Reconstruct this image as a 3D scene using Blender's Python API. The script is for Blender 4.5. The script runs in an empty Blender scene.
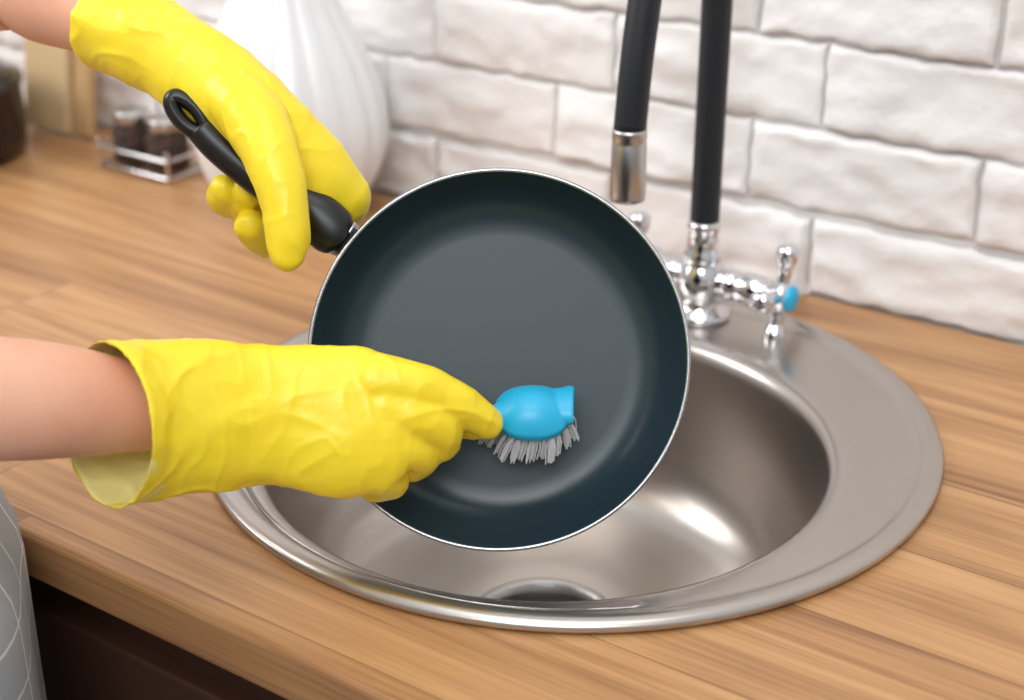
import bpy, bmesh, math, random
from mathutils import Vector, Matrix, noise
random.seed(3)
# horizontal viewing bearing and tilt shared by the camera and the held pan
TH=math.radians(24.8)
ct,st=math.cos(TH),math.sin(TH)
F=Vector((-0.569,0.822,0)).normalized(); R=Vector((F.y,-F.x,0)); Z=Vector((0,0,1))
F3=F*ct-Z*st; U=F*st+Z*ct; N=-F3
def W(lst):
    """world points in mm (z measured from 1 m above the floor) + section radii in mm"""
    out=[]
    for t in lst:
        x,y,z,r=t[:4]; r2=t[4] if len(t)>4 else r
        out.append((Vector((x/1000,y/1000,1+z/1000)),r/1000,r2/1000))
    return out
C=0.9
col=bpy.context.scene.collection
sc=bpy.context.scene
sc.view_settings.view_transform='Standard'
# ---------- helpers
def lin(c):
    return tuple(((x/255)/12.92 if x/255<=.04045 else ((x/255+.055)/1.055)**2.4) for x in c)+(1,)
def mat(name,c,rough=.5,metal=0,**kw):
    m=bpy.data.materials.new(name); m.use_nodes=True
    b=m.node_tree.nodes['Principled BSDF']
    b.inputs['Base Color'].default_value=lin(c); b.inputs['Roughness'].default_value=rough; b.inputs['Metallic'].default_value=metal
    for k,v in kw.items(): b.inputs[k.replace('_',' ')].default_value=v
    return m
def nodes(m): return m.node_tree.nodes,m.node_tree.links,m.node_tree.nodes['Principled BSDF']
def bump(m,scale,strength,dist=.002,detail=3,vec=None,rough=.5):
    n,l,b=nodes(m)
    tc=n.new('ShaderNodeTexCoord'); mp=n.new('ShaderNodeMapping'); mp.inputs['Scale'].default_value=vec or (1,1,1)
    nt=n.new('ShaderNodeTexNoise'); nt.inputs['Scale'].default_value=scale; nt.inputs['Detail'].default_value=detail
    bp=n.new('ShaderNodeBump'); bp.inputs['Strength'].default_value=strength; bp.inputs['Distance'].default_value=dist
    l.new(tc.outputs['Object'],mp.inputs[0]); l.new(mp.outputs[0],nt.inputs['Vector']); l.new(nt.outputs[0],bp.inputs['Height']); l.new(bp.outputs[0],b.inputs['Normal'])
    return nt
def mottle(m,c1,c2,scale):
    n,l,b=nodes(m); tc=n.new('ShaderNodeTexCoord'); nt=n.new('ShaderNodeTexNoise'); nt.inputs['Scale'].default_value=scale; nt.inputs['Detail'].default_value=4
    rp=n.new('ShaderNodeValToRGB'); e=rp.color_ramp.elements; e[0].position=.35; e[0].color=lin(c1); e[1].position=.65; e[1].color=lin(c2)
    l.new(tc.outputs['Object'],nt.inputs['Vector']); l.new(nt.outputs[0],rp.inputs[0]); l.new(rp.outputs[0],b.inputs['Base Color'])
def obj(name,bm,m=None,smooth=True,parent=None,recalc=True):
    me=bpy.data.meshes.new(name)
    if recalc: bmesh.ops.recalc_face_normals(bm,faces=bm.faces)
    bm.to_mesh(me); bm.free()
    if smooth:
        for p in me.polygons: p.use_smooth=True
    o=bpy.data.objects.new(name,me); col.objects.link(o)
    if m:
        for x in (m if isinstance(m,list) else [m]): me.materials.append(x)
    if parent: par(o,parent)
    return o
def par(o,p):
    o.parent=p; o.matrix_parent_inverse=Matrix.Translation(-p.location)
def empty(name,loc):
    e=bpy.data.objects.new(name,None); e.location=loc; e.empty_display_size=.02; col.objects.link(e); return e
def catmull(pts,k):
    A=[Vector((*p[0],p[1],p[2])) for p in pts]
    A=[2*A[0]-A[1]]+A+[2*A[-1]-A[-2]]; out=[]
    for i in range(1,len(A)-2):
        p0,p1,p2,p3=A[i-1:i+3]
        for j in range(k):
            t=j/k
            q=.5*((2*p1)+(p2-p0)*t+(2*p0-5*p1+4*p2-p3)*t*t+(3*p1-p0-3*p2+p3)*t**3)
            out.append(q)
    out.append(A[-2])
    return [(Vector(q[:3]),max(q[3],.0004),max(q[4],.0004)) for q in out]
def tube(bm,pts,ref=None,k=6,seg=24,cap='round',closed_ends=True,mi=0):
    ref=Vector(ref) if ref is not None else Vector((.13,.21,.97)); ref.normalize()
    S=catmull(pts,k) if k>1 else [(Vector(p[0]),p[1],p[2]) for p in pts]
    def tan(i):
        a=S[max(i-1,0)][0]; b=S[min(i+1,len(S)-1)][0]; return (b-a).normalized()
    T=[tan(i) for i in range(len(S))]
    rings=[]; b1=(ref-ref.dot(T[0])*T[0]).normalized()
    fr=[]
    for i,(p,r1,r2) in enumerate(S):
        b1=(b1-b1.dot(T[i])*T[i]).normalized()
        fr.append((p,T[i],b1.copy(),T[i].cross(b1),r1,r2))
    full=[]
    if cap=='round':
        p,t,a,b,r1,r2=fr[0]; rm=min(r1,r2)
        for ang in (80,60,40,20): c=math.cos(math.radians(ang)); full.append((p-t*rm*math.sin(math.radians(ang)),t,a,b,r1*c,r2*c))
    full+=fr
    if cap in('round','end'):
        p,t,a,b,r1,r2=fr[-1]; rm=min(r1,r2)
        for ang in (20,40,60,80): c=math.cos(math.radians(ang)); full.append((p+t*rm*math.sin(math.radians(ang)),t,a,b,r1*c,r2*c))
    for p,t,a,b,r1,r2 in full:
        rings.append([bm.verts.new(p+a*r1*math.cos(2*math.pi*s/seg)+b*r2*math.sin(2*math.pi*s/seg)) for s in range(seg)])
    for x,y in zip(rings,rings[1:]):
        for s in range(seg):
            f=bm.faces.new((x[s],x[(s+1)%seg],y[(s+1)%seg],y[s])); f.material_index=mi
    if closed_ends:
        for rg in (rings[0][::-1],rings[-1]):
            f=bm.faces.new(rg); f.material_index=mi
    return rings
def lathe(bm,prof,origin,axis=(0,0,1),seg=48,mi=0):
    axis=Vector(axis).normalized(); origin=Vector(origin)
    a=axis.orthogonal().normalized(); b=axis.cross(a); rings=[]
    for r,h in prof:
        if r<1e-6: rings.append([bm.verts.new(origin+axis*h)])
        else: rings.append([bm.verts.new(origin+axis*h+a*r*math.cos(2*math.pi*s/seg)+b*r*math.sin(2*math.pi*s/seg)) for s in range(seg)])
    for x,y in zip(rings,rings[1:]):
        for s in range(seg):
            s2=(s+1)%seg
            if len(x)==1 and len(y)==1: continue
            if len(x)==1: f=bm.faces.new((x[0],y[s],y[s2]))
            elif len(y)==1: f=bm.faces.new((x[s],x[s2],y[0]))
            else: f=bm.faces.new((x[s],x[s2],y[s2],y[s]))
            f.material_index=mi
    return rings
def box(bm,c,s,mi=0,M=None,bev=0):
    r=bmesh.ops.create_cube(bm,size=1)
    for v in r['verts']:
        v.co=Vector((v.co.x*s[0],v.co.y*s[1],v.co.z*s[2]))
        if M: v.co=M@v.co
        v.co+=Vector(c)
    fs=set(f for v in r['verts'] for f in v.link_faces)
    for f in fs: f.material_index=mi
    if bev:
        es=set(e for v in r['verts'] for e in v.link_edges)
        rr=bmesh.ops.bevel(bm,geom=list(es),offset=bev,segments=3,affect='EDGES',profile=.5)
        for f in rr['faces']: f.material_index=mi
def apply_mods(o):
    dg=bpy.context.evaluated_depsgraph_get(); dg.update()
    me=bpy.data.meshes.new_from_object(o.evaluated_get(dg)); o.modifiers.clear(); o.data=me
    for p in me.polygons: p.use_smooth=True
def fuse(o,vox,it=6,f=.5,disp=None):
    m=o.modifiers.new('r','REMESH'); m.mode='VOXEL'; m.voxel_size=vox; m.use_smooth_shade=True
    m=o.modifiers.new('s','SMOOTH'); m.factor=f; m.iterations=it
    apply_mods(o)
    if disp:
        me=o.data
        ns=[v.normal.copy() for v in me.vertices]
        for v,nn in zip(me.vertices,ns): v.co+=nn*disp(v.co)

# ---------- camera
cd=bpy.data.cameras.new("camera"); cam=bpy.data.objects.new("camera",cd); col.objects.link(cam)
M=Matrix((R,U,N)).transposed().to_4x4(); M.translation=Vector((.51097,-.82602,1.4)); cam.matrix_world=M
cd.lens=52.73; cd.sensor_width=36; cd.clip_start=.02
cd.dof.use_dof=True; cd.dof.focus_distance=.9; cd.dof.aperture_fstop=4.5
sc.camera=cam

# ---------- materials
m_brick=mat('white_painted_brick',(234,231,230),.7); bump(m_brick,40,.8,.004,9)
m_grout=mat('grout',(220,216,214),.9)
m_steel=mat('brushed_steel',(192,185,179),.29,1)
bump(m_steel,300,.05,.0005,2,(1,12,1))
m_satin=mat('satin_nickel',(190,188,186),.3,1)
m_chrome=mat('chrome',(225,225,228),.08,1)
m_rim=mat('rim_aluminium',(190,194,197),.25,1)
m_non=mat('nonstick',(36,54,62),.33,0); bump(m_non,900,.03,.0003,2)
m_black=mat('black_plastic',(17,17,18),.32)
m_hose=mat('black_silicone',(20,25,33),.5)
m_blue=mat('blue_plastic',(36,172,216),.35)
m_bristle=mat('bristle',(225,228,232),.6)
m_yel=mat('yellow_rubber',(248,221,46),.38,0,Subsurface_Weight=.1,Subsurface_Scale=.01)
m_yel.node_tree.nodes['Principled BSDF'].inputs['Subsurface Radius'].default_value=(1,.8,.2)
bump(m_yel,70,.28,.003,5)
m_lining=mat('glove_lining',(238,230,150),.7)
m_skin=mat('skin',(222,164,136),.5,0,Subsurface_Weight=.2,Subsurface_Scale=.01); bump(m_skin,300,.12,.0008); mottle(m_skin,(216,154,124),(228,174,146),14)
m_cer=mat('white_ceramic',(232,234,237),.28)
m_dark=mat('dark_wood_cabinet',(66,40,28),.5); bump(m_dark,20,.1,.001,3,(1,1,8))
m_floor=mat('floor_tile',(150,140,130),.6)
m_glass=mat('glass',(240,245,245),.03,0,Transmission_Weight=1.0)
m_pot=mat('dark_pot_steel',(70,62,60),.25,.8)
m_board=mat('pale_wood',(200,172,130),.6); bump(m_board,30,.1,.001,3,(1,1,.1))
m_pepper=mat('peppercorn',(60,42,36),.8)
def voro(m,c1,c2,s):
    n,l,b=nodes(m); v=n.new('ShaderNodeTexVoronoi'); v.inputs['Scale'].default_value=s
    r=n.new('ShaderNodeValToRGB'); r.color_ramp.elements[0].color=lin(c1); r.color_ramp.elements[1].color=lin(c2); r.color_ramp.elements[1].position=.7
    tc=n.new('ShaderNodeTexCoord'); l.new(tc.outputs['Object'],v.inputs['Vector'])
    l.new(v.outputs['Distance'],r.inputs[0]); l.new(r.outputs[0],b.inputs['Base Color'])
voro(m_pepper,(100,70,55),(25,18,15),250)
m_wood=mat('oak_worktop',(190,140,95),.36)
def woodnodes(m):
    n,l,b=nodes(m)
    def mt(op,a,bb=None,c=None):
        x=n.new('ShaderNodeMath'); x.operation=op
        for i,v in enumerate((a,bb,c)):
            if v is None: continue
            if isinstance(v,(int,float)): x.inputs[i].default_value=v
            else: l.new(v,x.inputs[i])
        return x.outputs[0]
    tc=n.new('ShaderNodeTexCoord'); sp=n.new('ShaderNodeSeparateXYZ'); l.new(tc.outputs['Object'],sp.inputs[0])
    X,Y,Zc=sp.outputs
    Wd=.093
    s=mt('DIVIDE',mt('ADD',Y,.32),Wd); idx=mt('FLOOR',s); fr=mt('FRACT',s)
    wn=n.new('ShaderNodeTexWhiteNoise'); wn.noise_dimensions='1D'; l.new(idx,wn.inputs['W']); r1=wn.outputs['Value']
    xs=mt('ADD',mt('DIVIDE',X,1.1),mt('MULTIPLY',r1,7.3)); xi=mt('FLOOR',xs); xf=mt('FRACT',xs)
    wn2=n.new('ShaderNodeTexWhiteNoise'); wn2.noise_dimensions='2D'; cb=n.new('ShaderNodeCombineXYZ'); l.new(idx,cb.inputs[0]); l.new(xi,cb.inputs[1]); l.new(cb.outputs[0],wn2.inputs['Vector']); r2=wn2.outputs['Value']
    cbr=n.new('ShaderNodeCombineXYZ'); l.new(mt('ADD',mt('MULTIPLY',X,.6),mt('MULTIPLY',r2,37)),cbr.inputs[0]); l.new(mt('MULTIPLY',Y,7),cbr.inputs[1]); l.new(mt('ADD',mt('MULTIPLY',r2,11),mt('MULTIPLY',Zc,7)),cbr.inputs[2])
    gl=n.new('ShaderNodeTexNoise'); gl.inputs['Scale'].default_value=1; gl.inputs['Detail'].default_value=2; l.new(cbr.outputs[0],gl.inputs['Vector'])
    ring=mt('MULTIPLY',mt('ADD',mt('SINE',mt('MULTIPLY',gl.outputs[0],95)),1),.5)
    cb2=n.new('ShaderNodeCombineXYZ'); l.new(mt('ADD',mt('MULTIPLY',X,1.3),mt('MULTIPLY',r2,37)),cb2.inputs[0]); l.new(mt('MULTIPLY',Y,36),cb2.inputs[1]); l.new(mt('ADD',mt('MULTIPLY',r2,11),mt('MULTIPLY',Zc,36)),cb2.inputs[2])
    g=n.new('ShaderNodeTexNoise'); g.inputs['Scale'].default_value=1; g.inputs['Detail'].default_value=6; g.inputs['Roughness'].default_value=.62; g.inputs['Distortion'].default_value=.35; l.new(cb2.outputs[0],g.inputs['Vector'])
    cb3=n.new('ShaderNodeCombineXYZ'); l.new(mt('MULTIPLY',X,8),cb3.inputs[0]); l.new(mt('MULTIPLY',Y,330),cb3.inputs[1]); l.new(mt('MULTIPLY',Zc,330),cb3.inputs[2])
    g2=n.new('ShaderNodeTexNoise'); g2.inputs['Scale'].default_value=1; g2.inputs['Detail'].default_value=3; l.new(cb3.outputs[0],g2.inputs['Vector'])
    v=mt('ADD',mt('ADD',mt('MULTIPLY',g.outputs[0],.6),mt('MULTIPLY',ring,.09)),mt('ADD',mt('MULTIPLY',g2.outputs[0],.29),mt('MULTIPLY',mt('SUBTRACT',r2,.5),.14)))
    rp=n.new('ShaderNodeValToRGB'); e=rp.color_ramp.elements
    e[0].position=.3; e[0].color=lin((120,82,52)); e[1].position=.78; e[1].color=lin((208,167,118))
    x=e.new(.43); x.color=lin((162,117,76)); x=e.new(.57); x.color=lin((190,143,96))
    l.new(v,rp.inputs[0])
    seam=mt('MAXIMUM',mt('LESS_THAN',fr,.014),mt('LESS_THAN',xf,.0012))
    mx=n.new('ShaderNodeMix'); mx.data_type='RGBA'; mx.blend_type='MULTIPLY'; l.new(mt('MULTIPLY',seam,.5),mx.inputs[0]); l.new(rp.outputs[0],mx.inputs[6]); mx.inputs[7].default_value=lin((110,80,60))
    l.new(mx.outputs[2],b.inputs['Base Color'])
    bp=n.new('ShaderNodeBump'); bp.inputs['Strength'].default_value=.15; bp.inputs['Distance'].default_value=.001; l.new(v,bp.inputs['Height']); l.new(bp.outputs[0],b.inputs['Normal'])
woodnodes(m_wood)
m_apron=mat('grey_check_fabric',(150,155,160),.9)
def grid(m):
    n,l,b=nodes(m); tc=n.new('ShaderNodeTexCoord'); sp=n.new('ShaderNodeSeparateXYZ'); l.new(tc.outputs['UV'],sp.inputs[0])
    outs=[]
    for i in range(2):
        a=n.new('ShaderNodeMath'); a.operation='FRACT'; d=n.new('ShaderNodeMath'); d.operation='DIVIDE'; l.new(sp.outputs[i],d.inputs[0]); d.inputs[1].default_value=.035
        l.new(d.outputs[0],a.inputs[0]); c=n.new('ShaderNodeMath'); c.operation='LESS_THAN'; l.new(a.outputs[0],c.inputs[0]); c.inputs[1].default_value=.05; outs.append(c.outputs[0])
    mx=n.new('ShaderNodeMath'); mx.operation='MAXIMUM'; l.new(outs[0],mx.inputs[0]); l.new(outs[1],mx.inputs[1])
    mm=n.new('ShaderNodeMix'); mm.data_type='RGBA'; l.new(mx.outputs[0],mm.inputs[0]); mm.inputs[6].default_value=lin((168,172,177)); mm.inputs[7].default_value=lin((228,230,232)); l.new(mm.outputs[2],b.inputs['Base Color'])
grid(m_apron)
m_shirt=mat('white_shirt',(225,225,222),.9); m_trouser=mat('dark_denim',(50,55,70),.9); m_hair=mat('brown_hair',(70,45,30),.6)
# ---------- room
bm=bmesh.new(); box(bm,(0,-1.0,-.02),(6,4.2,.04)); obj('floor',bm,m_floor,False)
YW=.307
bm=bmesh.new()
box(bm,(-.4,YW+.058,1.25),(5.2,.1,2.5),0)
ph,pl,g=.072,.2,.0038
for row in range(0,12):
    z0=C+row*ph-(.004 if row==0 else 0)
    off=.035 if row%2==0 else .173
    for i in range(-14,4):
        x0=off+i*pl
        vis=(x0>-1.6 and x0<.6)
        nx,nz=(34,16) if vis and row<7 else (8,4)
        seed=Vector((row*3.7,i*5.1,0)); hgt=random.uniform(.006,.0095); tilt=random.uniform(-.007,.007); tz=random.uniform(-.005,.005)
        vs=[]
        for a in range(nx+1):
            rowv=[]
            for c in range(nz+1):
                fx=a/nx; fz=c/nz
                sx=.5-.5*math.cos(math.pi*fx); sz=.5-.5*math.cos(math.pi*fz)
                x=x0+g/2+sx*(pl-g); z=z0+g/2+sz*(ph-g)
                e=min(min(sx,1-sx)*(pl-g),min(sz,1-sz)*(ph-g))
                n1=noise.noise(Vector((x*16,z*26,row*1.3))+seed); n2=noise.noise(Vector((x*50,z*60,7))+seed)
                n3=abs(noise.noise(Vector((x*14,z*26,3))+seed*2)); n4=max(0,1-abs(noise.noise(Vector((x*9,z*30,9))+seed*3))*9)
                h=hgt+n1*.004+n2*.0026-n3*.006-n4*.0018+tilt*(sx-.5)+tz*(sz-.5)
                k=min(1,e/(.004+.004*(n1+.3))) if e>0 else 0; k=math.sqrt(max(0,1-(1-k)**2))
                edge=.0036*noise.noise(Vector((x*55,z*55,1)))
                rowv.append(bm.verts.new((x+edge*.7,YW+.0068-max(h,.003)*k,z+edge)))
            vs.append(rowv)
        for a in range(nx):
            for c in range(nz):
                f=bm.faces.new((vs[a][c],vs[a+1][c],vs[a+1][c+1],vs[a][c+1])); f.material_index=1; f.smooth=True
me=bpy.data.meshes.new('wall_back'); bm.to_mesh(me); bm.free(); o=bpy.data.objects.new('wall_back',me); col.objects.link(o); me.materials.append(m_grout); me.materials.append(m_brick)
SX,SY=.002,-.016
YF=-.337
bm=bmesh.new(); box(bm,(-.5,(YF+.307)/2,C-.0175),(3.6,.307-YF-.002,.035),0,None,.004)
ctr=obj('kitchen_countertop',bm,m_wood,False)
bm=bmesh.new(); bmesh.ops.create_cone(bm,cap_ends=True,segments=96,radius1=.247,radius2=.247,depth=.3,matrix=Matrix.Translation((SX,SY,C))); cut=obj('cut',bm)
b=ctr.modifiers.new('b','BOOLEAN'); b.operation='DIFFERENCE'; b.object=cut; b.solver='EXACT'
apply_mods(ctr)
for p in ctr.data.polygons: p.use_smooth=False
bpy.data.objects.remove(cut)
bm=bmesh.new()
box(bm,(-.5,YF+.043,C-.037-.36),(3.5,.02,.72))
for i in range(6): box(bm,(-2.0+i*.6,YF+.027,C-.037-.37),(.585,.018,.66),0,None,.003)
box(bm,(-2.24,0,C-.037-.38),(.02,.58,.76)); box(bm,(1.24,0,C-.037-.38),(.02,.58,.76)); box(bm,(-.5,-.25,.05),(3.5,.02,.1))
obj('base_cabinet',bm,m_dark,False)

# ---------- sink
snk=empty('kitchen_sink',(SX,SY,C))
BY=-.034
prof=[(.2575,0,.0005),(.2605,0,.002),(.2614,0,.0045),(.26,0,.007),(.256,0,.0088),(.2505,0,.0088),(.246,0,.0068),(.244,0,.005),(.2385,-.003,.005),(.230,-.012,.0052),(.222,-.023,.0052),(.2115,-.030,.005),(.2065,-.0335,.0046),(.2025,BY,.0035),(.199,BY,.001),(.1968,BY,-.003),(.1952,BY,-.01),(.193,BY,-.035),(.189,BY,-.07),(.184,BY,-.1),(.176,BY,-.122),(.164,BY,-.136),(.149,BY,-.143),(.12,BY,-.147),(.08,BY,-.149),(.058,BY,-.1505),(.052,BY,-.152)]
bm=bmesh.new(); rings=[]; seg=128
for r,cy,z in prof:
    r*=.99
    rings.append([bm.verts.new((SX+r*math.cos(2*math.pi*s/seg),SY+cy+r*math.sin(2*math.pi*s/seg),C+z)) for s in range(seg)])
for x,y in zip(rings,rings[1:]):
    for s in range(seg): bm.faces.new((x[s],x[(s+1)%seg],y[(s+1)%seg],y[s]))
obj('basin',bm,m_steel,True,snk)
bm=bmesh.new(); o0=(SX,SY+BY,C-.153)
lathe(bm,[(.056,.0012),(.0555,.0035),(.053,.0045),(.050,.004),(.048,.0015),(.0465,-.004),(.045,-.03),(.0,-.032)],o0)
lathe(bm,[(.010,-.012),(.009,-.008),(.006,-.006),(0,-.0055)],o0,seg=24)
obj('drain_flange',bm,m_satin,True,snk)
bm=bmesh.new(); lathe(bm,[(.0462,-.006),(.040,-.011),(.03,-.014),(.01,-.014),(0,-.014)],o0)
obj('drain_basket',bm,mat('drain_dark',(38,32,29),.5),True,snk)

# ---------- faucet
FX,FY=-.01,.199
fau=empty('kitchen_faucet',(FX,FY,C))
bm=bmesh.new(); z0=C+.0058
lathe(bm,[(0,0),(.025,0),(.0258,.003),(.024,.006),(.02,.008),(.0165,.012),(.0165,.018),(.0195,.022),(.021,.032),(.0195,.041),(.0155,.046),(.0145,.05),(.016,.052),(.016,.055),(.0135,.058),(.0118,.074),(.0138,.077),(.0138,.081),(.0125,.083),(0,.083)],(FX,FY,z0))
HZ=C+.039
for sx in(-1,1):
    o1=(FX,FY,HZ); q=1 if sx>0 else .9
    lathe(bm,[(0,.0),(.0105,.01*q),(.0105,.022*q),(.013,.024*q),(.013,.03*q),(.0105,.033*q),(.0125,.037*q),(.0135,.046*q),(.0125,.054*q),(.009,.058*q),(.0085,.064*q),(.012,.066*q),(.0135,.07*q),(.012,.077*q),(.008,.080*q),(0,.081*q)],o1,(sx,0,0),32)
    cx=FX+sx*.071*q; rot=math.radians(12)
    for k in range(4):
        a=rot+k*math.pi/2; d=Vector((0,math.sin(a),math.cos(a)))
        L=(0 if k!=2 else -.001)
        lathe(bm,[(.0066,.006),(.006,.014),(.0055,.022+L),(.0068,.026+L),(.0086,.030+L),(.0094,.035+L),(.0086,.0395+L),(.004,.0425+L),(0,.043+L)],(cx,FY,HZ),d,20)
obj('faucet_body',bm,m_chrome,True,fau)
bm=bmesh.new(); lathe(bm,[(.0105,.078),(.0105,.0815),(.0075,.0835),(0,.084)],(FX,FY,HZ),(1,0,0),24); obj('cold_index_ring',bm,m_blue,True,fau)
bm=bmesh.new(); lathe(bm,[(.0105,.070),(.0105,.0735),(.0075,.0755),(0,.076)],(FX,FY,HZ),(-1,0,0),24); obj('hot_index_ring',bm,mat('red_plastic',(200,50,40),.4),True,fau)
hp=[(FX,FY,C+.088),(FX,FY,C+.15),(FX,FY,C+.23),(FX,FY-.001,C+.29),(FX,FY-.008,C+.335),(FX,FY-.033,C+.372),(FX,FY-.066,C+.375),(FX,FY-.092,C+.345),(FX,FY-.106,C+.30),(FX,FY-.118,C+.245),(FX,FY-.125,C+.193)]
bm=bmesh.new(); tube(bm,[(Vector(p),.0118,.0118) for p in hp],(1,0,0),10,28,'none'); obj('flexible_hose',bm,m_hose,True,fau)
bm=bmesh.new(); lathe(bm,[(0,.054),(.0122,.054),(.0126,.052),(.0126,.047),(.0122,.046),(.0122,.044),(.0127,.043),(.0132,.004),(.0125,.001),(.0105,0),(.0095,.003),(0,.003)],(FX,FY-.125,C+.141)); obj('spray_nozzle',bm,m_satin,True,fau)
# ---------- pan
PC=Vector((.0298,-.1456,1.0087)); pn=(N+.02*U-.02*R).normalized()
pan=empty('frying_pan',PC)
bm=bmesh.new()
lathe(bm,[(.1155,-.0005),(.1143,-.004),(.112,-.012),(.109,-.020),(.1055,-.027),(.1015,-.0325),(.097,-.0365),(.092,-.0388),(.087,-.0399),(.08,-.0403),(0,-.041)],PC,pn,128,0)
lathe(bm,[(.1155,-.0005),(.1162,.0005),(.1172,.0003),(.118,-.0006),(.1176,-.002)],PC,pn,128,1)
lathe(bm,[(.1176,-.002),(.116,-.005),(.113,-.016),(.108,-.03),(.101,-.040),(.094,-.044),(0,-.044)],PC,pn,128,2)
obj('pan_body',bm,[m_non,m_rim,m_black],True,pan)
hd=W([(-75.8,-161.8,68.4,8.1,9.4),(-81.5,-164.4,73.3,9.4,15.2),(-91.8,-167.9,82.2,9.4,15.6),(-103.5,-172.7,90.4,8.7,12.8),(-119.7,-179.6,100.4,8.1,11),(-137,-186.9,113.4,8.1,10.5),(-150.9,-192.3,125.9,8.1,10.5),(-160.1,-195.6,136,7.4,9.9)])
bm=bmesh.new()
tube(bm,hd,N,6,24,'none')
pe=hd[-1][0]; dx=(hd[-1][0]-hd[-2][0]).normalized(); sdv=dx.cross(N).normalized()
lp=[]
for k in range(15):
    a=math.radians(-160+320*k/14); lp.append((pe+dx*.010+dx*.014*math.cos(a)+sdv*.0062*math.sin(a),.0066,.0052))
tube(bm,lp,N,3,14,'round')
obj('handle',bm,m_black,True,pan)
bm=bmesh.new(); br=W([(-74.6,-156.9,63.8,6.2,6.9),(-75.2,-160.6,67.5,6.8,11.3),(-77.8,-163.1,71.1,7.3,13.1)])
tube(bm,br,N,4,20,'none'); obj('handle_ferrule',bm,m_rim,True,pan)
# ---------- gloves
def wr(co,seed=0):
    q=co+Vector((seed,0,0))
    a=noise.noise(q*24)*.0021+noise.noise(q*55)*.0006
    w=Vector((q.x*20,q.y*20,q.z*42)); r=1-abs(noise.noise(w))*3.0
    msk=max(0,min(1,noise.noise(q*11)*2.2+.5))
    w2=Vector((q.x*48,q.y*48,q.z*26)); r2=1-abs(noise.noise(w2))*3.4
    return a+max(0,r)**2*.0014*msk+max(0,r2)**2*.0006
def cuff(bm,pts,ref,wall=.0016,seg=40):
    S=catmull(pts,5); out=tube(bm,[(p,a,b) for p,a,b in S],ref,1,seg,'none',False)
    inn=tube(bm,[(p,a-wall,b-wall) for p,a,b in S],ref,1,seg,'none',False)
    for o_,i_ in ((out[0],inn[0]),(out[-1],inn[-1])):
        for s in range(seg): bm.faces.new((o_[s],o_[(s+1)%seg],i_[(s+1)%seg],i_[s]))
def glove(name,cf,cref,body,bref,fingers,seed):
    bm=bmesh.new(); cf=W(cf)
    bmc=bmesh.new(); cuff(bmc,cf,cref,.0024)
    for b_ in body: tube(bm,W(b_),bref,6,32)
    for f in fingers: tube(bm,W(f),bref,6,20)
    g=obj(name,bm,m_yel)
    bmesh.ops.recalc_face_normals(bmc,faces=bmc.faces)
    tmp=bpy.data.meshes.new('t'); bmc.to_mesh(tmp); bmc.free()
    bm=bmesh.new(); bm.from_mesh(g.data); bm.from_mesh(tmp); bm.to_mesh(g.data); bm.free()
    fuse(g,.0012,14,.5,lambda c:wr(c,seed))
    me=g.data
    if len(me.materials)==0: me.materials.append(m_yel)
    me.materials.append(m_lining)
    A=[(cf[0][0],cf[1][0]),(cf[1][0],cf[2][0])]
    for p in me.polygons:
        c=p.center; best=None
        for ii,(a,b) in enumerate(A):
            ab=b-a; t=max(-.3,min(1,(c-a).dot(ab)/ab.length_squared)); q=a+ab*t; d=(c-q).length
            if best is None or d<best[0]: best=(d,q,t,ii)
        if best[0]<.055 and not(best[3]==1 and best[2]>.6) and p.normal.dot((c-best[1]).normalized())<-.6: p.material_index=1
    return g
g1=glove('rubber_glove',
 [(-255.1,-174.7,185.2,36.3,32.4),(-238.7,-174.8,181.5,33.5,30.9),(-217.2,-174.2,175.2,31.3,30),(-193.5,-172.1,166.5,28.5,28.5),(-170.1,-170.5,154.9,25.2,26.4)],N,
 [[(-220.3,-175.4,177,28.1,27.4),(-196.6,-173.3,168.2,28.5,29.1),(-177.2,-171.7,159.2,27.1,29.6),(-148.5,-167.3,143.4,25.1,28.2),(-124.3,-159.8,122.3,22.6,26.4),(-106.9,-149.3,100.4,20.3,24.1),(-94.5,-139.7,85.5,16.6,19.1)]],N,
 [ [(-105.4,-144.7,94.8,16.6),(-122.7,-139.7,70.3,14.3),(-138.4,-149.8,54.8,13.1),(-142.1,-167.2,59.4,11.7),(-137.9,-180.6,71.1,9.6)],
   [(-128.2,-142.3,103.3,16.7),(-146.6,-139.3,71.6,13.9),(-156.4,-154.9,67.9,12.5),(-152.1,-171,81.7,10.9),(-141.8,-178,92.4,8.9)],
   [(-147.9,-147.8,117.9,16.1),(-166.8,-144.9,86.6,13.2),(-167,-163.4,77.9,11.8),(-161.2,-181.1,86.8,10.2),(-154,-185.8,93.5,8.9)],
   [(-158.6,-173,157.8,20),(-121,-184,138,19.5),(-95.5,-196.2,117,15.2),(-85.2,-203,98,13.6),(-81.5,-206,84.5,13.6),(-80,-208.6,73.5,11.2)] ],1)
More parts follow.
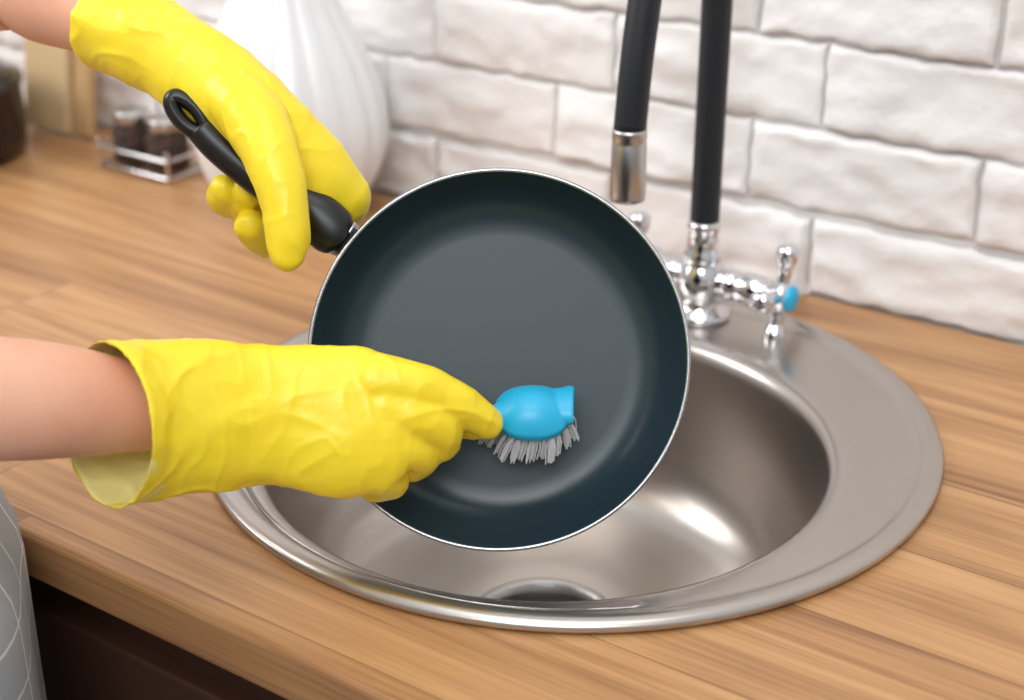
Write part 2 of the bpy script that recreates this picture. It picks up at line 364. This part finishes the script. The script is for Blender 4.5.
g2=glove('rubber_glove',
 [(-82,-357,21,46.7,44.5),(-78,-337,16,45.4,37.6),(-69,-316,12,43.8,31.5),(-56,-295,8,41.6,26.2),(-42,-277,6,37.9,21.8),(-27,-263,3,33.4,18.5)],U,
 [[(-64,-306,9,37.4,23.8),(-51,-288,7,40,24),(-36,-271,4,40.3,22.4),(-18,-256,1,42.7,21.9),(-2,-244,-2,44.5,21.4),(11,-233,-4,39.4,19.7)],[(-10,-249,-1,40.5,18.5),(11,-233,-2,36,18.5),(20,-223,-3,25.6,15.1)]],U,
 [ [(3,-231,21,17.3),(20,-220,18,15),(32,-208,10,12.7),(38.3,-201.5,4,12.4),(44,-193,-4,10.8),(49,-185,-12,8.9)],
   [(10,-231,7,18.5),(26,-220,1,16.2),(35,-211,-9,12.3),(30,-205,-24,10.7)],
   [(8,-239,-6,18.5),(21,-230,-15,15.1),(26,-219,-26,11.2),(16,-215,-37,10.1)],
   [(-1,-251,-20,19.7),(12,-245,-29,15.1),(13,-234,-41,11.2),(0,-232,-48,10.1)],
   [(-42,-247,2,17.7),(-25,-213,-7,15.7),(0,-191,-17,12.8),(20,-181,-22,10.9),(35,-178,-21,9)] ],2)

# ---------- brush
bc=Vector((.0588,-.151,.984)); brush=empty('dish_brush',bc)
du=(U*.62+N*.78).normalized()
dr=R.copy(); dn=du.cross(dr)
if dn.dot(U)<0: dn=-dn
bm=bmesh.new(); nr=12; seg=64
def outline(a):
    x=math.cos(a); y=math.sin(a); r=1/((abs(x)/.0232)**2.3+(abs(y)/.0195)**2.3)**(1/2.3)
    return r*x,r*y
top=[]
ctr_v=bm.verts.new(bc+du*.0115)
for i in range(1,nr+1):
    f=i/nr; ring=[]
    for s in range(seg):
        x,y=outline(2*math.pi*s/seg); h=.0115*(1-f**2.4)
        ring.append(bm.verts.new(bc+dr*x*f+dn*y*f+du*h))
    top.append(ring)
for f,h in ((1.0,-.004),(.97,-.006)):
    ring=[]
    for s in range(seg):
        x,y=outline(2*math.pi*s/seg); ring.append(bm.verts.new(bc+dr*x*f+dn*y*f+du*h))
    top.append(ring)
for s in range(seg): bm.faces.new((ctr_v,top[0][s],top[0][(s+1)%seg]))
for a,b in zip(top,top[1:]):
    for s in range(seg): bm.faces.new((a[s],a[(s+1)%seg],b[(s+1)%seg],b[s]))
bm.faces.new(top[-1])
lug=bc+dr*.0155+dn*.003+du*.001
tube(bm,[(bc+dr*.0+dn*.002+du*.004,.0045,.010),(lug-dr*.004,.0066,.0125),(lug+dr*.003,.0070,.0132),(lug+dr*.0085+dn*.0005,.0074,.0142),(lug+dr*.0097+dn*.0005,.0062,.0130)],du,5,24,'none')
tube(bm,[(bc-dr*.012+du*.001,.004,.009)]+W([(37,-176,-17,4,6),(23,-196,-11,4.5,6),(4,-211,-11,5,7),(-20,-228,-16,5,6)]),du,6,16)
o=obj('brush_head',bm,m_blue,True,brush); fuse(o,.0009,6)
verts=[];faces=[]; random.seed(5)
def prism(pts,r):
    b0=len(verts)
    for p in pts:
        for k in range(3):
            a=k*2.094; verts.append(p+dr*r*math.cos(a)+dn*r*math.sin(a))
    for i in range(len(pts)-1):
        for k in range(3): faces.append((b0+i*3+k,b0+i*3+(k+1)%3,b0+i*3+3+(k+1)%3,b0+i*3+3+k))
for i in range(-6,7):
    for j in range(-5,6):
        x=i*.0037; y=j*.0037
        if (x/.0228)**2+(y/.0185)**2>1: continue
        base=bc+dr*x+dn*y-du*.005
        tl=random.gauss(0,.06); tm=random.gauss(0,.06)
        for k in range(14):
            s1,s2=random.gauss(0,.0006),random.gauss(0,.0006)
            a=base+dr*s1*.6+dn*s2*.6; L=.021+random.uniform(-.0015,.001)
            d=(-du+dr*(x*14-.16+tl+s1*60)+dn*(y*11+tm+s2*60)).normalized()
            e=a+d*L; dist=(e-PC).dot(pn)
            if dist<-.0400: e+=pn*(-.0400-dist)
            prism([a,(a+e)/2+dr*s1,e],.00045)
me=bpy.data.meshes.new('bristles'); me.from_pydata(verts,[],faces); o=bpy.data.objects.new('bristles',me); col.objects.link(o); me.materials.append(m_bristle); par(o,brush)
# ---------- person  (stands left of the sink, turned toward it, hips against the counter)
person=empty('person',(-.35,-.56,0))
bm=bmesh.new()
tube(bm,W([(-71,-314,12,19,17),(-81,-340,25,25.3,23.1),(-100,-371,36,31.2,29.1),(-117,-396,43,33.4,31.8),(-140,-424,50,35.6,34.5),(-185,-462,58,38,38),(-232,-515,95,42,42),(-262,-595,190,46,48),(-290,-680,310,52,55)]),U,6,32)
t=obj('right_arm',bm,m_skin,True,person); fuse(t,.003,4)
bm=bmesh.new()
tube(bm,W([(-208,-175,172,20.3),(-259,-176,188,26.6,25.9),(-305,-185,197,30.2,28.9),(-341,-192,207,34.5,33.2),(-450,-270,190,40),(-520,-340,200,44),(-550,-430,270,46,48),(-540,-500,330,52,55)]),U,6,32)
obj('left_arm',bm,m_skin,True,person)
FA=math.atan2(.74,.67); fd=Vector((math.cos(FA),math.sin(FA),0)); sd=Vector((fd.y,-fd.x,0))
def V(x,y,z):
    k=max(0,min(1,(z-.94)/.38)); k=k*k*(3-2*k); c=Vector((-.268,-.522,0)).lerp(Vector((-.42,-.60,0)),k)
    return c+sd*x+fd*y+Vector((0,0,z))
bm=bmesh.new()
tube(bm,[(V(0,-.02,.86),.11,.15),(V(0,-.02,.98),.10,.135),(V(0,-.01,1.1),.095,.13),(V(0,0,1.24),.105,.155),(V(0,0,1.34),.095,.18),(V(0,0,1.39),.06,.12),(V(0,.0,1.43),.045,.05)],fd,6,40)
for s in(-1,1): tube(bm,[(V(s*.15,0,1.34),.062,.062),(V(s*.17,.025,1.26),.06,.06)],fd,4,24)
t=obj('shirt',bm,m_shirt,True,person); fuse(t,.006,4)
bm=bmesh.new()
for s in(-1,1): tube(bm,[(V(s*.08,-.03,.9),.1,.09),(V(s*.085,-.02,.5),.065,.065),(V(s*.085,-.03,.1),.05,.05)],fd,6,24)
t=obj('trousers',bm,m_trouser,True,person); fuse(t,.007,3)
bm=bmesh.new()
for s in(-1,1): tube(bm,[(V(s*.085,-.08,.045),.04,.04),(V(s*.09,.07,.035),.03,.042),(V(s*.095,.13,.03),.022,.035)],(0,0,1),5,24)
obj('shoes',bm,m_black,True,person)
bm=bmesh.new()
tube(bm,[(V(0,.0,1.4),.05,.05),(V(0,.03,1.5),.047,.047)],fd,4,24)
tube(bm,[(V(0,.06,1.485),.04,.035),(V(0,.055,1.53),.075,.06),(V(0,.045,1.6),.092,.073),(V(0,.04,1.66),.085,.07)],fd,6,32)
tube(bm,[(V(0,.13,1.6),.008,.007),(V(0,.148,1.565),.012,.012)],fd,4,16)
for s in(-1,1): tube(bm,[(V(s*.073,.03,1.60),.006,.014),(V(s*.076,.03,1.565),.006,.01)],sd,3,12)
t=obj('head',bm,m_skin,True,person); fuse(t,.004,3)
bm=bmesh.new(); tube(bm,[(V(0,-.02,1.52),.06,.07),(V(0,-.01,1.6),.09,.08),(V(0,.015,1.665),.1,.085)],fd,6,32); tube(bm,[(V(0,-.1,1.62),.035,.035),(V(0,-.13,1.62),.03,.03)],None,4,16)
obj('hair',bm,m_hair,True,person)
bm=bmesh.new()
for s in(-1,1): bmesh.ops.create_uvsphere(bm,u_segments=12,v_segments=8,radius=.011,matrix=Matrix.Translation(V(s*.03,.122,1.6)))
obj('eyes',bm,mat('eye_white',(240,240,240),.2),True,person)
bm=bmesh.new(); tube(bm,[(V(-.022,.128,1.535),.003,.003),(V(0,.134,1.533),.005,.004),(V(.022,.128,1.535),.003,.003)],Z,4,10); obj('mouth',bm,mat('lip',(180,95,90),.5),True,person)
bm=bmesh.new(); uvl=bm.loops.layers.uv.new('UVMap'); na,nz=90,40; gr=[]
for i in range(na+1):
    a=math.radians(-55+290*i/na); c=[]
    for j in range(nz+1):
        z=.5+(1.24-.5)*j/nz
        k=max(0,min(1,(1.12-z)/.2)); k2=max(0,(.8-z)/.3)
        ra=.148+.058*k+.02*k2; rb=.112+.078*k+.01*k2
        fold=1+.02*math.sin(a*9+z*3)*k
        c.append((bm.verts.new(V(ra*math.cos(a)*fold,rb*math.sin(a)*fold,z)),a*.18,z))
    gr.append(c)
for i in range(na):
    for j in range(nz):
        q=(gr[i][j],gr[i+1][j],gr[i+1][j+1],gr[i][j+1]); f=bm.faces.new([x[0] for x in q])
        for lo,x in zip(f.loops,q): lo[uvl].uv=(x[1],x[2])
for v in bm.verts:
    lim=YF-.006
    if v.co.y>lim-.01: v.co.y=lim-.01*math.exp(-(v.co.y-lim+.01)/.01)
ap=obj('apron',bm,m_apron,True,person); s=ap.modifiers.new('s','SOLIDIFY'); s.thickness=.002
# ---------- background things
vp=Vector((-.46,.203,C))
bm=bmesh.new(); seg=144; prof=[(.0,0.001),(.045,.001),(.056,.004),(.066,.018),(.082,.045),(.091,.075),(.0925,.1),(.087,.13),(.074,.165),(.056,.2),(.041,.235),(.031,.27),(.026,.305),(.025,.335),(.029,.36),(.033,.37),(.030,.368),(.022,.335),(.021,.3)]
rings=[]
for q in catmull([(Vector((r,h,0)),.01,.01) for r,h in prof],3):
    r,h=max(q[0].x,.0005),q[0].y; rg=[]
    for s in range(seg):
        a=2*math.pi*s/seg; amp=.045*min(1,max(0,(h-.01)/.04))
        rr=r*(1+amp*(abs(math.cos(a*9+h*3))-.6))
        rg.append(bm.verts.new(vp+Vector((rr*math.cos(a),rr*math.sin(a),h))))
    rings.append(rg)
for x,y in zip(rings,rings[1:]):
    for s in range(seg): bm.faces.new((x[s],x[(s+1)%seg],y[(s+1)%seg],y[s]))
bm.faces.new(rings[0]); obj('ceramic_vase',bm,m_cer)
Mx=Matrix.Rotation(math.radians(-8),3,'X')
bm=bmesh.new(); box(bm,(-.885,.268,C+.103),(.075,.016,.2),0,Mx,.004); obj('cutting_board',bm,m_board,False)
bm=bmesh.new(); box(bm,(-.83,.268,C+.083),(.026,.012,.16),0,Mx,.004); obj('cutting_board',bm,mat('tan_wood',(184,150,104),.6),False)
pot=empty('cooking_pot',(-.918,.125,C)); o1=(-.918,.125,C+.001)
bm=bmesh.new(); lathe(bm,[(0,0),(.088,0),(.095,.006),(.098,.03),(.097,.075),(.1,.078),(.1,.081),(.095,.08),(.093,.03),(.0,.005)],o1,seg=64)
for s in(-1,1):
    d=Vector((.55*s,-.83*s,0)).normalized(); q=Vector(o1)+d*.095+Vector((0,0,.06)); e=Vector((-d.y,d.x,0))
    tube(bm,[(q-e*.025,.004,.006),(q-e*.022+d*.022,.004,.006),(q+e*.022+d*.022,.004,.006),(q+e*.025,.004,.006)],Z,5,12)
obj('pot_body',bm,m_pot,True,pot)
bm=bmesh.new(); lathe(bm,[(.098,.081),(.094,.088),(.075,.098),(.04,.107),(.0,.11),(0,.107),(.04,.104),(.075,.095),(.092,.086),(.098,.081)],o1,seg=64); obj('glass_lid',bm,m_glass,True,pot)
bm=bmesh.new(); lathe(bm,[(.008,.108),(.008,.118),(.018,.124),(.018,.13),(0,.133)],o1,seg=32); lathe(bm,[(.099,.08),(.1,.083),(.0985,.0855),(.096,.085)],o1,seg=64); obj('lid_knob',bm,m_pot,True,pot)
rk=empty('spice_rack',(-.685,.225,C))
bm=bmesh.new(); xa,xb=-.737,-.633
for z in(.005,.024):
    c=[(xa,.198),(xb,.198),(xb,.252),(xa,.252),(xa,.198)]
    for a,b in zip(c,c[1:]): tube(bm,[(Vector((*a,C+z)),.002,.002),(Vector((*b,C+z)),.002,.002)],None,1,10)
for x,y in((xa,.198),(xb,.198),(xb,.252),(xa,.252)): tube(bm,[(Vector((x,y,C+.0025)),.002,.002),(Vector((x,y,C+.032)),.002,.002)],None,1,10)
obj('wire_frame',bm,m_chrome,True,rk)
for i,x in enumerate((-.711,-.660)):
    q=(x,.225,C+.0075)
    bm=bmesh.new(); lathe(bm,[(0,0),(.021,0),(.0225,.003),(.0225,.034),(.018,.04),(.017,.044),(0,.044)],q,seg=32); obj('jar_%d'%(i+1),bm,m_pepper,True,rk)
    bm=bmesh.new(); lathe(bm,[(0,.054),(.018,.054),(.0192,.052),(.0192,.042),(.017,.041)],q,seg=32); obj('jar_lid_%d'%(i+1),bm,m_satin,True,rk)
# ---------- light
w=bpy.data.worlds.new('w'); sc.world=w; w.use_nodes=True
wn=w.node_tree.nodes; wl=w.node_tree.links; bg=wn['Background']; bg.inputs[1].default_value=.72
tc=wn.new('ShaderNodeTexCoord'); sp=wn.new('ShaderNodeSeparateXYZ'); rp=wn.new('ShaderNodeValToRGB'); mr=wn.new('ShaderNodeMapRange')
wl.new(tc.outputs['Generated'],sp.inputs[0]); wl.new(sp.outputs[2],mr.inputs[0]); mr.inputs[1].default_value=-1; wl.new(mr.outputs[0],rp.inputs[0]); wl.new(rp.outputs[0],bg.inputs[0])
e=rp.color_ramp.elements; e[0].position=.35; e[0].color=(.16,.13,.11,1); e[1].position=.8; e[1].color=(.97,.99,1,1); x=e.new(.52); x.color=(.5,.49,.48,1)
def area(name,loc,tgt,sx,sy,pw,c=(1,1,1)):
    l=bpy.data.lights.new(name,'AREA'); l.shape='RECTANGLE'; l.size=sx; l.size_y=sy; l.energy=pw; l.color=c
    o=bpy.data.objects.new(name,l); col.objects.link(o); o.location=loc; o.rotation_euler=(Vector(tgt)-Vector(loc)).to_track_quat('-Z','Y').to_euler(); return o
area('assumed_key_light',(-2.0,-1.3,2.4),(0,0,.95),1.5,1.3,44,(1,.995,.99))  # unseen soft key light, assumed and added at upper left; no window is built
area('pan_sheen_fill',(.9,-1.9,2.75),(0,0,.9),1.2,1.0,29,(.96,.985,1))  # unseen fill added behind the camera for the pan's sheen, not a window
area('overhead_fill',(.2,-.5,2.8),(0,0,.9),1.2,1.0,10,(1,.99,.97))  # weak soft fill added overhead, not a lamp of the kitchen
